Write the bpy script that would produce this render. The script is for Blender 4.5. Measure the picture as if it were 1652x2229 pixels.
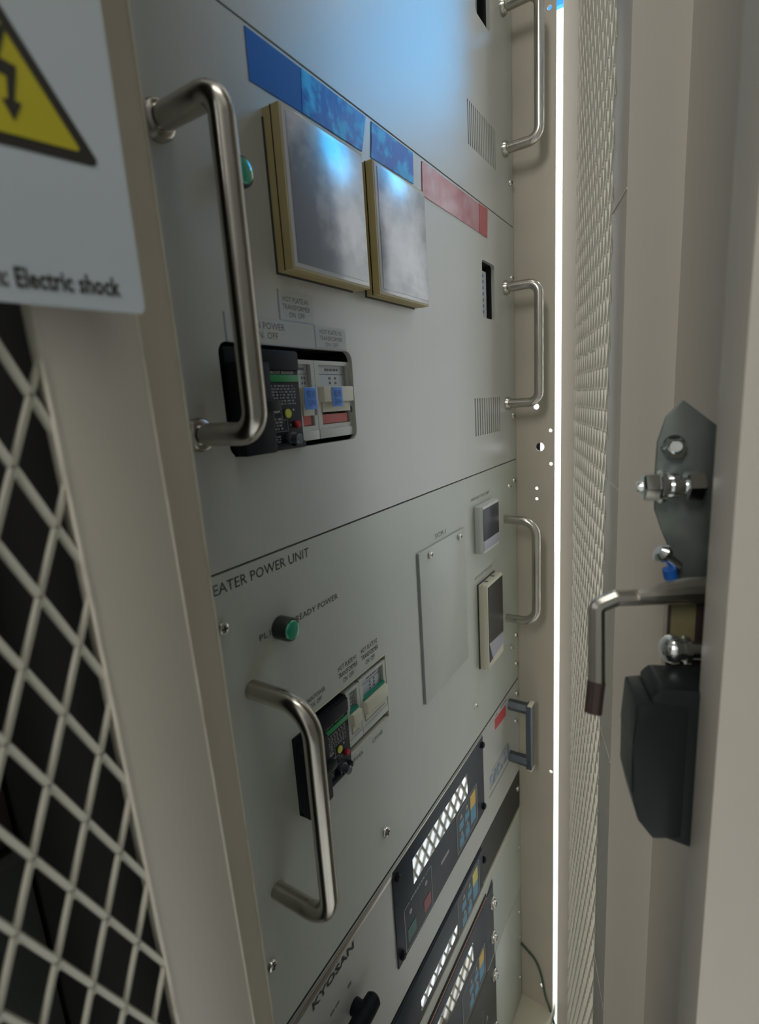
import bpy, bmesh, math, random
from mathutils import Vector, Matrix
random.seed(7)
C = bpy.context.scene
for o in list(bpy.data.objects):
    bpy.data.objects.remove(o)

# ------------------------------------------------------------------ camera, world, lights
K = 0.2            # one rack unit of this script = 0.2 m ; u along the panels, n out of the panels, w up
HZ = 1.0
def P(u, n, w): return Vector((u * K, -n * K, HZ + w * K))
AX = (0.52926186, -0.20509805, 0.82329623)
AU = (-0.0640949, -0.97723564, -0.20224328)
AN = (0.84603412, 0.05427057, -0.53035929)
cd = bpy.data.cameras.new('camera')
cam = bpy.data.objects.new('camera', cd); C.collection.objects.link(cam)
right = Vector((AX[0], -AN[0], AU[0])); up = -Vector((AX[1], -AN[1], AU[1])); fw = Vector((AX[2], -AN[2], AU[2]))
m = Matrix((right, up, -fw)).transposed().to_4x4(); m.translation = P(0, 1, 0)
cam.matrix_world = m
cd.sensor_fit = 'VERTICAL'; cd.sensor_height = 36.0; cd.sensor_width = 36.0
cd.lens = 36.0 * 1134.0 / 2229.0
cd.clip_start = 0.005
cd.dof.use_dof = True; cd.dof.focus_distance = 0.42; cd.dof.aperture_fstop = 9.0
C.camera = cam

C.view_settings.view_transform = 'Standard'; C.view_settings.look = 'None'
C.view_settings.gamma = 1.0; C.view_settings.use_curve_mapping = False
C.view_settings.exposure = 0.28

wd = bpy.data.worlds.new('world'); C.world = wd; wd.use_nodes = True
bg = wd.node_tree.nodes['Background']; bg.inputs[0].default_value = (0.8, 0.85, 0.8, 1); bg.inputs[1].default_value = 0.35

def area(name, loc, target, sx, sy, power, col):
    l = bpy.data.lights.new(name, 'AREA'); l.shape = 'RECTANGLE'; l.size = sx; l.size_y = sy
    l.energy = power; l.color = col
    o = bpy.data.objects.new(name, l); C.collection.objects.link(o)
    o.location = loc; o.rotation_euler = (Vector(target) - Vector(loc)).to_track_quat('-Z', 'Y').to_euler()
    return o
area('aisle_lamp', (2.2, -0.95, 3.40), (0.4, 0, 0.7), 1.2, 0.5, 92, (0.97, 1.0, 0.98))
area('overhead_lamp', (-0.1, -0.55, 3.40), (0.35, 0.0, 0.6), 1.2, 0.3, 8, (1.0, 0.95, 0.87))
area('left_aisle_lamp', (-1.9, -0.24, 2.2), (0.5, -0.15, 1.0), 0.35, 0.9, 21, (1.0, 0.98, 0.96))  # unseen fill added to brighten the open door and cheek
sp = bpy.data.lights.new('blue_spot_lamp', 'SPOT'); sp.energy = 150; sp.color = (0.02, 0.45, 0.95); sp.shadow_soft_size = 0.34; sp.specular_factor = 0.08  # added spot; its tint stands for the blue reflection on the top panel
sp.spot_size = math.radians(18); sp.spot_blend = 1.0
so = bpy.data.objects.new('blue_spot_lamp', sp); C.collection.objects.link(so); so.location = (2.3, -0.95, 2.5)
so.rotation_euler = (P(2.0, 0, 1.5) - so.location).to_track_quat('-Z', 'Y').to_euler()

# ------------------------------------------------------------------ materials
def mat(name, col, rough=0.5, metal=0.0, spec=0.5, emit=None, es=0.0, coat=0.0, coat_r=0.1, noise=None, bump=None, alpha=None, trans=0.0):
    M = bpy.data.materials.new(name); M.use_nodes = True
    nt = M.node_tree; b = nt.nodes['Principled BSDF']
    b.inputs['Base Color'].default_value = (*col, 1); b.inputs['Roughness'].default_value = rough
    b.inputs['Metallic'].default_value = metal; b.inputs['Specular IOR Level'].default_value = spec
    b.inputs['Coat Weight'].default_value = coat; b.inputs['Coat Roughness'].default_value = coat_r
    b.inputs['Transmission Weight'].default_value = trans
    if alpha is not None: b.inputs['Alpha'].default_value = alpha
    if emit: b.inputs['Emission Color'].default_value = (*emit, 1); b.inputs['Emission Strength'].default_value = es
    tc = None
    def coord():
        nonlocal tc
        if tc is None: tc = nt.nodes.new('ShaderNodeTexCoord')
        return tc.outputs['Object']
    if noise:  # (scale, other colour, lo, hi)
        n = nt.nodes.new('ShaderNodeTexNoise'); n.inputs['Scale'].default_value = noise[0]; n.inputs['Detail'].default_value = 6
        nt.links.new(coord(), n.inputs['Vector'])
        r = nt.nodes.new('ShaderNodeValToRGB')
        r.color_ramp.elements[0].position = noise[2]; r.color_ramp.elements[1].position = noise[3]
        r.color_ramp.elements[0].color = (*col, 1); r.color_ramp.elements[1].color = (*noise[1], 1)
        nt.links.new(n.outputs['Fac'], r.inputs['Fac']); nt.links.new(r.outputs['Color'], b.inputs['Base Color'])
    if bump:  # (scale, strength, distance)
        n2 = nt.nodes.new('ShaderNodeTexNoise'); n2.inputs['Scale'].default_value = bump[0]; n2.inputs['Detail'].default_value = 3
        nt.links.new(coord(), n2.inputs['Vector'])
        bp = nt.nodes.new('ShaderNodeBump'); bp.inputs['Strength'].default_value = bump[1]; bp.inputs['Distance'].default_value = bump[2]
        nt.links.new(n2.outputs['Fac'], bp.inputs['Height']); nt.links.new(bp.outputs['Normal'], b.inputs['Normal'])
    return M

M = {}
M['paint'] = mat('panel_paint', (0.47, 0.47, 0.43), 0.38, spec=0.6, coat=0.35, coat_r=0.28, noise=(9, (0.44, 0.445, 0.41), 0.35, 0.7), bump=(1500, 0.12, 0.00015))
M['paint_green'] = mat('panel_paint_green', (0.46, 0.48, 0.42), 0.40, spec=0.5, coat=0.3, coat_r=0.3, noise=(9, (0.43, 0.455, 0.40), 0.35, 0.7), bump=(1500, 0.12, 0.00015))
M['cream'] = mat('cabinet_paint', (0.43, 0.39, 0.31), 0.45, spec=0.4, noise=(14, (0.40, 0.365, 0.29), 0.4, 0.7), bump=(900, 0.25, 0.0002))
M['edge'] = mat('worn_paint_edge', (0.60, 0.57, 0.48), 0.4, noise=(60, (0.45, 0.41, 0.33), 0.5, 0.75))  # pale tone; on the edge strips it stands for a highlight
M['door'] = mat('door_paint', (0.50, 0.465, 0.40), 0.42, spec=0.4, bump=(700, 0.2, 0.0002))
M['mesh'] = mat('mesh_paint', (0.50, 0.48, 0.40), 0.42, spec=0.5)
M['steel'] = mat('brushed_steel', (0.52, 0.49, 0.44), 0.22, 1.0, noise=(40, (0.45, 0.42, 0.375), 0.4, 0.7))
M['steel2'] = mat('satin_steel', (0.62, 0.60, 0.55), 0.28, 1.0)
M['zinc'] = mat('zinc_plate', (0.13, 0.15, 0.14), 0.42, 0.6, noise=(30, (0.16, 0.18, 0.165), 0.4, 0.6))
M['chrome'] = mat('bright_zinc', (0.80, 0.82, 0.82), 0.12, 1.0)
M['greymetal'] = mat('grey_anodised', (0.13, 0.15, 0.17), 0.32, 0.7)
M['black'] = mat('black_plastic', (0.008, 0.009, 0.013), 0.5, spec=0.18)
M['black2'] = mat('dark_housing', (0.010, 0.013, 0.013), 0.34, spec=0.22, bump=(400, 0.3, 0.0002))
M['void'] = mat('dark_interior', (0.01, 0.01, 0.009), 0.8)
M['navy'] = mat('navy_foil', (0.016, 0.026, 0.040), 0.4, spec=0.25)
M['navy2'] = mat('key_field_grey', (0.065, 0.075, 0.08), 0.45, spec=0.25)
M['lcd'] = mat('display_glass', (0.85, 0.88, 0.92), 0.03, 1.0)
M['lens'] = mat('green_lens', (0.0, 0.30, 0.17), 0.12, spec=0.8, coat=1.0, coat_r=0.03)
M['lensring'] = mat('lamp_ring', (0.025, 0.03, 0.028), 0.3)
M['ivory'] = mat('aged_ivory', (0.47, 0.39, 0.19), 0.45, noise=(30, (0.42, 0.34, 0.15), 0.4, 0.7))
M['ivory2'] = mat('pale_ivory', (0.60, 0.57, 0.45), 0.45)
M['switch'] = mat('switch_plastic', (0.50, 0.51, 0.46), 0.4)
M['switch2'] = mat('switch_plate', (0.48, 0.51, 0.53), 0.4)
M['ctrl'] = mat('controller_plastic', (0.55, 0.57, 0.54), 0.4)
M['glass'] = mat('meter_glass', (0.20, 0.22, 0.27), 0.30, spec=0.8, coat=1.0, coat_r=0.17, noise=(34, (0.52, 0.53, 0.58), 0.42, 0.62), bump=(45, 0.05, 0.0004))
M['glassrim'] = mat('meter_glass_rim', (0.55, 0.56, 0.58), 0.2, coat=0.6)
M['screen'] = mat('dark_screen', (0.012, 0.018, 0.03), 0.3, spec=0.2)
M['screen2'] = mat('dark_window', (0.02, 0.018, 0.014), 0.3, spec=0.2)
M['lilac'] = mat('grey_strip', (0.32, 0.32, 0.37), 0.4)
M['ink'] = mat('ink', (0.035, 0.035, 0.033), 0.6)
M['ink2'] = mat('faded_ink', (0.16, 0.16, 0.15), 0.6)
M['micro'] = mat('pale_print', (0.22, 0.22, 0.22), 0.6)
M['white'] = mat('white_print', (0.62, 0.62, 0.60), 0.5)
M['green'] = mat('green_band', (0.0, 0.22, 0.06), 0.4)
M['teal'] = mat('teal_mark', (0.0, 0.20, 0.12), 0.4)
M['red'] = mat('red_mark', (0.50, 0.055, 0.035), 0.4)
M['redb'] = mat('red_button', (0.42, 0.01, 0.03), 0.3)
M['yellow'] = mat('yellow_button', (0.50, 0.52, 0.05), 0.35)
M['amber'] = mat('amber_key', (0.72, 0.45, 0.06), 0.4)
M['lemon'] = mat('lemon_key', (0.66, 0.60, 0.13), 0.4)
M['bluekey'] = mat('blue_key', (0.06, 0.26, 0.42), 0.4)
M['darkgreen'] = mat('green_key', (0.01, 0.10, 0.075), 0.4)
M['redkey'] = mat('red_key', (0.28, 0.03, 0.05), 0.4)
M['greykey'] = mat('grey_key', (0.30, 0.31, 0.30), 0.4)
M['line'] = mat('pale_line', (0.28, 0.31, 0.33), 0.4)
M['tape_label'] = mat('blue_label', (0.07, 0.24, 0.70), 0.5)
M['copper'] = mat('copper_edge', (0.45, 0.22, 0.13), 0.4)
M['paper'] = mat('laminated_paper', (0.44, 0.49, 0.51), 0.35, spec=0.5, coat=0.3, noise=(12, (0.41, 0.46, 0.48), 0.4, 0.6))
M['signyellow'] = mat('sign_yellow', (0.42, 0.37, 0.015), 0.4)
M['signblack'] = mat('sign_black', (0.018, 0.015, 0.01), 0.45)
M['brownrub'] = mat('brown_rubber', (0.035, 0.02, 0.016), 0.5)
M['cable'] = mat('green_wire', (0.035, 0.075, 0.045), 0.4)
M['bluecap'] = mat('blue_mark', (0.01, 0.10, 0.40), 0.4)
M['oldlabel'] = mat('yellowed_label', (0.17, 0.15, 0.07), 0.5, noise=(40, (0.10, 0.09, 0.05), 0.4, 0.6))
M['scuff'] = mat('scuffed_foil', (0.14, 0.19, 0.24), 0.4, noise=(90, (0.42, 0.47, 0.50), 0.42, 0.6))
M['stickerpaper'] = mat('label_paper', (0.44, 0.45, 0.42), 0.5)
M['darkolive'] = mat('dark_unit_front', (0.050, 0.055, 0.048), 0.6)
M['darkred'] = mat('dark_brown_unit', (0.035, 0.016, 0.012), 0.6)
M['tapeblue'] = mat('blue_tape', (0.001, 0.12, 0.62), 0.4, spec=0.25, coat=0.18, coat_r=0.12, noise=(75, (0.003, 0.42, 0.95), 0.48, 0.62), bump=(70, 0.7, 0.0012))  # cyan noise paints bright reflections into the tape colour
M['tapeblueflat'] = mat('blue_tape_flat', (0.002, 0.12, 0.52), 0.5, spec=0.2)
M['tapered'] = mat('red_tape', (0.40, 0.06, 0.09), 0.25, coat=0.5, coat_r=0.14, bump=(30, 0.6, 0.0012), noise=(30, (0.46, 0.22, 0.26), 0.4, 0.6))
M['taperedend'] = mat('red_tape_end', (0.42, 0.02, 0.05), 0.2, coat=1.0, coat_r=0.05)
M['redlabel'] = mat('red_label', (0.58, 0.05, 0.06), 0.4)
M['wall'] = mat('room_wall', (0.55, 0.54, 0.50), 0.8)
M['wallblue'] = mat('window_blue', (0.02, 0.2, 0.6), 0.5, emit=(0.012, 0.10, 0.55), es=2.2)
M['winwhite'] = mat('window_white', (0.8, 0.8, 0.8), 0.5, emit=(0.93, 0.97, 1.0), es=2.6)
M['floor'] = mat('room_floor', (0.72, 0.73, 0.72), 0.35, noise=(3, (0.50, 0.51, 0.49), 0.4, 0.6))
M['aislecab'] = mat('aisle_cabinet_paint', (0.13, 0.13, 0.12), 0.5)
M['lampbody'] = mat('lamp_body', (0.7, 0.7, 0.7), 0.5)
M['darkgap'] = mat('window_bar', (0.02, 0.02, 0.04), 0.6)

# ------------------------------------------------------------------ frames and the mesh builder
def F0(a, b, c): return P(a, b, c)
HU, HN = 3.2065, 0.2457           # door hinge in plan
E2 = (-0.94729627, 0.32035883); G2 = (-0.32035883, -0.94729627)
def FD(s, g, w):                   # door frame: s from the hinge, g out of the door's inner face
    return P(HU + s * E2[0] + g * G2[0], HN + s * E2[1] + g * G2[1], w)
ST = math.radians(12.5)
def FS(a, h, w): return P(0.30 + a * math.cos(ST) - h * math.sin(ST), 0.285 + a * math.sin(ST) + h * math.cos(ST), w)

class MB:
    def __init__(s, frame=F0):
        s.f = frame; s.bm = bmesh.new()
    def _take(s, t):
        mp = {v: s.bm.verts.new(v.co) for v in t.verts}
        for f in t.faces:
            try: s.bm.faces.new([mp[v] for v in f.verts])
            except ValueError: pass
        t.free()
    def box(s, a0, a1, b0, b1, c0, c1, bev=0.0):
        t = bmesh.new(); bmesh.ops.create_cube(t, size=1)
        for v in t.verts:
            v.co = Vector(((a0 + a1) / 2 + v.co.x * (a1 - a0), (b0 + b1) / 2 + v.co.y * (b1 - b0), (c0 + c1) / 2 + v.co.z * (c1 - c0)))
        if bev > 0: bmesh.ops.bevel(t, geom=t.edges[:], offset=bev, segments=2, affect='EDGES', profile=0.6)
        s._take(t); return s
    def prism(s, poly, h0, h1, plane='ac', bev=0.0):
        """poly in two axes, extruded along the third"""
        def m3(p, h): return {'ac': (p[0], h, p[1]), 'ab': (p[0], p[1], h), 'bc': (h, p[0], p[1])}[plane]
        t = bmesh.new()
        lo = [t.verts.new(m3(p, h0)) for p in poly]; hi = [t.verts.new(m3(p, h1)) for p in poly]
        t.faces.new(lo); t.faces.new(hi[::-1]); n = len(poly)
        for i in range(n): t.faces.new((lo[i], hi[i], hi[(i + 1) % n], lo[(i + 1) % n]))
        if bev > 0: bmesh.ops.bevel(t, geom=t.edges[:], offset=bev, segments=2, affect='EDGES', profile=0.6)
        s._take(t); return s
    def plate(s, outer, holes, h0, h1, plane='ac'):
        def m3(p, h): return {'ac': (p[0], h, p[1]), 'ab': (p[0], p[1], h), 'bc': (h, p[0], p[1])}[plane]
        t = bmesh.new(); loops = []
        for lp in [outer] + holes:
            vs = [t.verts.new(m3(p, h1)) for p in lp]
            for i in range(len(vs)): t.edges.new((vs[i], vs[(i + 1) % len(vs)]))
            loops.append(vs)
        bmesh.ops.triangle_fill(t, use_beauty=True, use_dissolve=False, edges=t.edges[:])
        ff = t.faces[:]; dup = {}
        for lp in loops:
            for v in lp:
                co = v.co.copy(); i = {'ac': 1, 'ab': 2, 'bc': 0}[plane]; co[i] = h0
                dup[v] = t.verts.new(co)
        for f in ff: t.faces.new([dup[v] for v in reversed(f.verts)])
        for lp in loops:
            for i in range(len(lp)):
                a, b = lp[i], lp[(i + 1) % len(lp)]
                t.faces.new((a, b, dup[b], dup[a]))
        s._take(t); return s
    def tube(s, pts, r, seg=14, cap=True, flat=1.0):
        pts = [Vector(p) for p in pts]; t = bmesh.new(); rings = []
        n = len(pts); tan = []
        for i in range(n):
            d = (pts[min(i + 1, n - 1)] - pts[max(i - 1, 0)]).normalized(); tan.append(d)
        ref = Vector((0, 0, 1)) if abs(tan[0].z) < 0.9 else Vector((1, 0, 0))
        x = tan[0].cross(ref).normalized()
        for i in range(n):
            x = (x - tan[i] * x.dot(tan[i])).normalized(); y = tan[i].cross(x)
            ri = r[i] if isinstance(r, (list, tuple)) else r
            rings.append([t.verts.new(pts[i] + (x * math.cos(2 * math.pi * k / seg) + y * math.sin(2 * math.pi * k / seg) * flat) * ri) for k in range(seg)])
        for i in range(n - 1):
            for k in range(seg): t.faces.new((rings[i][k], rings[i][(k + 1) % seg], rings[i + 1][(k + 1) % seg], rings[i + 1][k]))
        if cap: t.faces.new(rings[0]); t.faces.new(rings[-1][::-1])
        s._take(t); return s
    def cyl(s, p0, p1, r, seg=20): return s.tube([p0, p1], r, seg)
    def lathe(s, o, axis, prof, seg=20):
        """prof: list of (distance along axis, radius)"""
        o = Vector(o); ax = Vector(axis).normalized()
        return s.tube([o + ax * d for d, r in prof], [max(r, 1e-5) for d, r in prof], seg) if all(prof[i][0] < prof[i + 1][0] for i in range(len(prof) - 1)) else s._lathe(o, ax, prof, seg)
    def _lathe(s, o, ax, prof, seg):
        t = bmesh.new(); ref = Vector((0, 0, 1)) if abs(ax.z) < 0.9 else Vector((1, 0, 0))
        x = ax.cross(ref).normalized(); y = ax.cross(x)
        R = [[t.verts.new(o + ax * d + (x * math.cos(2 * math.pi * k / seg) + y * math.sin(2 * math.pi * k / seg)) * max(r, 1e-5)) for k in range(seg)] for d, r in prof]
        for i in range(len(R) - 1):
            for k in range(seg): t.faces.new((R[i][k], R[i][(k + 1) % seg], R[i + 1][(k + 1) % seg], R[i + 1][k]))
        t.faces.new(R[0]); t.faces.new(R[-1][::-1]); s._take(t); return s
    def build(s, name, material, parent=None, org=None, sharp=35, label=None):
        org = org or ORG
        bmesh.ops.remove_doubles(s.bm, verts=s.bm.verts[:], dist=1e-6)
        for v in s.bm.verts: v.co = s.f(*v.co) - org
        bmesh.ops.recalc_face_normals(s.bm, faces=s.bm.faces[:])
        me = bpy.data.meshes.new(name); s.bm.to_mesh(me); s.bm.free()
        me.polygons.foreach_set('use_smooth', [True] * len(me.polygons))
        me.set_sharp_from_angle(angle=math.radians(sharp))
        me.materials.append(material)
        o = bpy.data.objects.new(name, me); C.collection.objects.link(o)
        if parent is not None: o.parent = parent
        else: o.location = org
        if label: o['label'] = label
        return o
ORG = Vector((0, 0, 0))
def thing(name, label, cat, at, group=None, kind=None):
    global ORG
    o = bpy.data.objects.new(name, None); C.collection.objects.link(o); o.empty_display_size = 0.05
    ORG = at.copy(); o.location = ORG; o['label'] = label; o['category'] = cat
    if group: o['group'] = group
    if kind: o['kind'] = kind
    return o
def tag(o, label, cat, group=None):
    o['label'] = label; o['category'] = cat
    if group: o['group'] = group
    return o

def rrect(a0, a1, c0, c1, r, k=5):
    out = []
    for cx, cy, s in ((a1 - r, c1 - r, 0), (a0 + r, c1 - r, 90), (a0 + r, c0 + r, 180), (a1 - r, c0 + r, 270)):
        for i in range(k + 1):
            t = math.radians(s + 90 * i / k); out.append((cx + r * math.cos(t), cy + r * math.sin(t)))
    return out
def circ(a, c, r, k=16): return [(a + r * math.cos(2 * math.pi * i / k), c + r * math.sin(2 * math.pi * i / k)) for i in range(k)]
def rect(a0, a1, c0, c1): return [(a0, c0), (a1, c0), (a1, c1), (a0, c1)]
def fillet(pts, r, k=7):
    out = [Vector(pts[0])]
    for i in range(1, len(pts) - 1):
        p = Vector(pts[i]); a = (Vector(pts[i - 1]) - p).normalized(); b = (Vector(pts[i + 1]) - p).normalized()
        ang = a.angle(b); d = r / math.tan(ang / 2)
        c = p + (a + b).normalized() * (r / math.sin(ang / 2)); s = p + a * d - c; e = p + b * d - c
        for j in range(k + 1): 
            q = s.slerp(e, j / k).normalized() * r; out.append(c + q)
    out.append(Vector(pts[-1])); return out

_tc = {}
def text_bm(body, bold=0.0):
    key = (body, bold)
    if key in _tc: return _tc[key]
    cu = bpy.data.curves.new('t', 'FONT'); cu.body = body; cu.offset = bold; cu.resolution_u = 2; cu.space_line = 1.0
    cu.align_x = 'CENTER'
    ob = bpy.data.objects.new('t', cu); C.collection.objects.link(ob)
    dg = bpy.context.evaluated_depsgraph_get(); dg.update()
    me = bpy.data.meshes.new_from_object(ob.evaluated_get(dg))
    vs = [v.co.copy() for v in me.vertices]; fs = [tuple(p.vertices) for p in me.polygons]
    bpy.data.objects.remove(ob); bpy.data.curves.remove(cu); bpy.data.meshes.remove(me)
    _tc[key] = (vs, fs); return _tc[key]
def lettering(b, body, a0, a1, c0, c1, h, bold=0.0, shear=0.0, th=0.0008):
    """text fitted to a rectangle, given a little thickness and laid on height h"""
    vs, fs = text_bm(body, bold)
    if not vs: return b
    x0 = min(v.x for v in vs); x1 = max(v.x for v in vs); y0 = min(v.y for v in vs); y1 = max(v.y for v in vs)
    nv = []
    for v in vs:
        fx = (v.x - x0) / (x1 - x0 + 1e-9); fy = (v.y - y0) / (y1 - y0 + 1e-9)
        nv.append(b.bm.verts.new((a0 + (a1 - a0) * fx + shear * fy, h, c0 + (c1 - c0) * fy)))
    for f in fs:
        try: b.bm.faces.new([nv[i] for i in f])
        except ValueError: pass
    return b
def printed(name, body, a0, a1, c0, c1, h, m_, parent, frame=F0, bold=0.0, shear=0.0):
    b = MB(frame); lettering(b, body, a0, a1, c0, c1, h, bold, shear)
    o = b.build(name, m_, parent); return o
def dashes(b, a0, a1, c0, c1, rows, h, fill=0.6, wmin=0.006, wmax=0.02):
    rh = (c0 - c1) / rows
    for i in range(rows):
        a = a0
        while a < a1 - 0.004:
            wd_ = min(random.uniform(wmin, wmax), a1 - a)
            cc = c0 - rh * (i + 0.5)
            b.box(a, a + wd_, h, h + 0.0012, cc - rh * fill / 2, cc + rh * fill / 2)
            a += wd_ + random.uniform(0.003, 0.007)
    return b

def screw(parent, u, w, n=0.0, r=0.017, name='screw', frame=F0, ax=(0, 1, 0), washer=False):
    b = MB(frame); ax = Vector(ax); o = Vector((u, n, w))
    pr = [(0, r), (r * 0.35, r), (r * 0.6, r * 0.85), (r * 0.75, r * 0.5), (r * 0.78, 0.001)]
    if washer: b.lathe(o, ax, [(-0.001, r * 1.5), (r * 0.2, r * 1.5), (r * 0.3, r * 1.4)], 18); pr = [(r * 0.2 + d, q) for d, q in pr]
    b.lathe(o, ax, pr, 16)
    s_ = b.build(name, M['steel2'], parent)
    if ax.y > 0.9:
        c = MB(frame); d = n + r * 0.80 + (r * 0.2 if washer else 0)
        c.box(u - r * 0.55, u + r * 0.55, d - 0.004, d, w - r * 0.12, w + r * 0.12); c.box(u - r * 0.12, u + r * 0.12, d - 0.004, d, w - r * 0.55, w + r * 0.55)
        c.build('cross_slot', M['ink'], s_)
    return s_
def pull(parent, u, wt, wb, out=0.185, r=0.025, fr=0.055, collar=True):
    b = MB(); b.tube(fillet([(u, 0, wt), (u, out, wt), (u, out, wb), (u, 0, wb)], fr, 8), r, 20)
    h = b.build('handle', M['steel'], parent, label='bent steel grab handle')
    if collar:
        for w in (wt, wb):
            c = MB(); c.lathe((u, 0, w), (0, 1, 0), [(0, r * 1.5), (0.012, r * 1.5), (0.018, r * 1.35), (0.022, r * 1.35), (0.026, r * 1.1)], 20)
            c.build('collar', M['steel'], h)
    return h

# ------------------------------------------------------------------ the room
def structure(name, verts, faces, m_):
    me = bpy.data.meshes.new(name); me.from_pydata(verts, [], faces); me.materials.append(m_)
    o = bpy.data.objects.new(name, me); C.collection.objects.link(o); o['kind'] = 'structure'; return o
def slab(name, x0, x1, y0, y1, z0, z1, m_):
    vs = [(x, y, z) for x in (x0, x1) for y in (y0, y1) for z in (z0, z1)]
    return structure(name, vs, [(0, 1, 3, 2), (4, 6, 7, 5), (0, 4, 5, 1), (2, 3, 7, 6), (0, 2, 6, 4), (1, 5, 7, 3)], m_)
slab('floor', -2.0, 3.4, -3.2, 1.6, -0.1, 0.0, M['floor'])
slab('ceiling', -2.0, 3.4, -3.2, 1.6, 3.6, 3.7, M['wall'])
slab('wall_right', 3.3, 3.4, -3.2, 1.6, 0.0, 3.6, M['wall'])
slab('wall_left', -2.1, -2.0, -3.2, 1.6, 0.0, 3.6, M['wall'])
slab('wall_front', -2.0, 3.3, -3.3, -3.2, 0.0, 3.6, M['wall'])
slab('wall_back', -2.0, 3.3, 1.6, 1.7, 0.0, 3.6, M['wall'])
slab('window_1', 3.27, 3.30, -3.1, 1.5, 0.01, 2.95, M['winwhite'])  # glowing sheet added to whiten the hinge gap and light the panels
slab('window_2', 3.27, 3.30, -3.1, 1.5, 2.97, 3.55, M['wallblue'])  # glowing sheet added for blue in the gap and in panel reflections
for i, (cx_, cy_) in enumerate(((2.2, -0.95), (-0.1, -0.55))):
    t = thing('ceiling_light', ['long ceiling light above the far end of the aisle', 'ceiling light directly above the open rack'][i], 'ceiling light', Vector((cx_, cy_, 3.44)))
    b = MB(lambda a, b_, c: Vector((a, b_, c))); b.box(cx_ - 0.62, cx_ + 0.62, cy_ - 0.27, cy_ + 0.27, 3.42, 3.595, 0.01); b.build('housing', M['lampbody'], t)

for i in range(3):  # unseen dark row added to shade the left and lower rack
    x0 = -1.5 + i * 0.82
    t = thing('storage_cabinet', ['grey closed cabinet across the aisle, nearest the left wall', 'grey closed cabinet across the aisle, middle of three', 'grey closed cabinet across the aisle, nearest the window'][i], 'cabinet', Vector((x0 + 0.4, -1.4, 0)), 'closed cabinets across the aisle')
    b = MB(lambda a, b_, c: Vector((a, b_, c))); b.box(x0, x0 + 0.8, -1.9, -1.12, 0.02, 2.0, 0.01); b.build('body', M['aislecab'], t)
    b = MB(lambda a, b_, c: Vector((a, b_, c))); b.box(x0 + 0.02, x0 + 0.78, -1.12, -1.10, 0.08, 1.96, 0.005); d_ = b.build('door', M['aislecab'], t)
    b = MB(lambda a, b_, c: Vector((a, b_, c))); b.box(x0 + 0.70, x0 + 0.73, -1.10, -1.07, 0.9, 1.1, 0.005); b.build('handle', M['black'], d_)
# ------------------------------------------------------------------ the open rack cabinet
rack = thing('rack_cabinet', 'beige equipment rack standing open with its mesh door swung wide', 'cabinet', P(3.13, 0, -5))
b = MB()
holes = [circ(0.144, -0.309, 0.025), circ(0.123, -0.073, 0.016), circ(0.205, -0.214, 0.010, 10), circ(0.208, -0.41, 0.010, 10), circ(0.124, -0.559, 0.009, 10),
         circ(0.124, -0.624, 0.009, 10), circ(0.213, -2.485, 0.013, 12), circ(0.153, -4.332, 0.015, 12), circ(0.196, 1.896, 0.012, 12), circ(0.196, 2.3, 0.012, 12)]
b.plate([(-0.012, -4.9), (0.228, -4.9), (0.228, 4.6), (-0.012, 4.6)], holes, 3.13, 3.142, 'bc')
b.build('cheek_plate', M['cream'], rack, label='beige inner cheek plate with round holes')
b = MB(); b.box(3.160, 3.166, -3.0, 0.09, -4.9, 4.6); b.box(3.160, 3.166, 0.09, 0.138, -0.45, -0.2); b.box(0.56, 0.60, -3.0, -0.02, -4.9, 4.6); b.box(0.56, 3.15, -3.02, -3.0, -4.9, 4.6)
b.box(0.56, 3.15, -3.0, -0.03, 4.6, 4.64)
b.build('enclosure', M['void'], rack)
b = MB(); b.box(0.56, 3.19, -0.6, 0.235, -4.62, -4.52, 0.004); b.build('bottom_plate', M['ivory2'], rack)
b = MB(); b.box(2.90, 3.129, -0.03, -0.021, -4.52, 4.6); b.box(0.62, 0.8, -0.03, -0.021, -4.52, 4.6); b.build('mounting_rail', M['cream'], rack)
b = MB()
b.prism([(0.46, -4.9), (0.630, -4.9), (0.563, 4.6), (0.40, 4.6)], 0.215, 0.235, 'ac', 0.003)
b.build('corner_post', M['cream'], rack, label='beige left corner post')
b = MB(); b.prism([(0.6295, -4.9), (0.6325, -4.9), (0.5655, 4.6), (0.5625, 4.6)], 0.2155, 0.2365, 'ac'); b.build('post_edge', M['edge'], rack)  # pale strip paints the bright line along the post edge
for w in (-3.16, -3.94, -4.42):
    screw(rack, 3.10, w, -0.002, 0.010)

# the door: hinge return, perforated skin, deep stile, latch parts
door = MB(FD)
prof = [(-0.001, 0.0), (0.012, 0.0), (0.022, -0.088), (0.04, -0.088), (0.04, -0.13), (-0.001, -0.13)]
door.prism(prof, -4.9, 4.5, 'ab')
prof2 = [(1.06, -0.070), (1.312, -0.070), (1.267, -0.248), (2.265, -0.248), (2.265, -0.037), (2.364, -0.037), (2.31, -0.262), (1.06, -0.262)]
door.prism(prof2, -4.9, 4.5, 'ab', 0.004)
door.box(-0.001, 2.35, -0.26, -0.09, 4.30, 4.5); door.box(-0.001, 2.35, -0.26, -0.09, -4.9, -4.62)
dr = door.build('door', M['door'], rack, label='open beige door with mesh infill, latch and lock')
# seam ticks across the rib beside the mesh
for w in (0.62, 1.9, -0.35, -1.45, -2.7):
    b = MB(FD); b.box(1.07, 1.31, -0.071, -0.068, w - 0.004, w + 0.004); b.build('spacer', M['edge'], dr)

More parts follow.
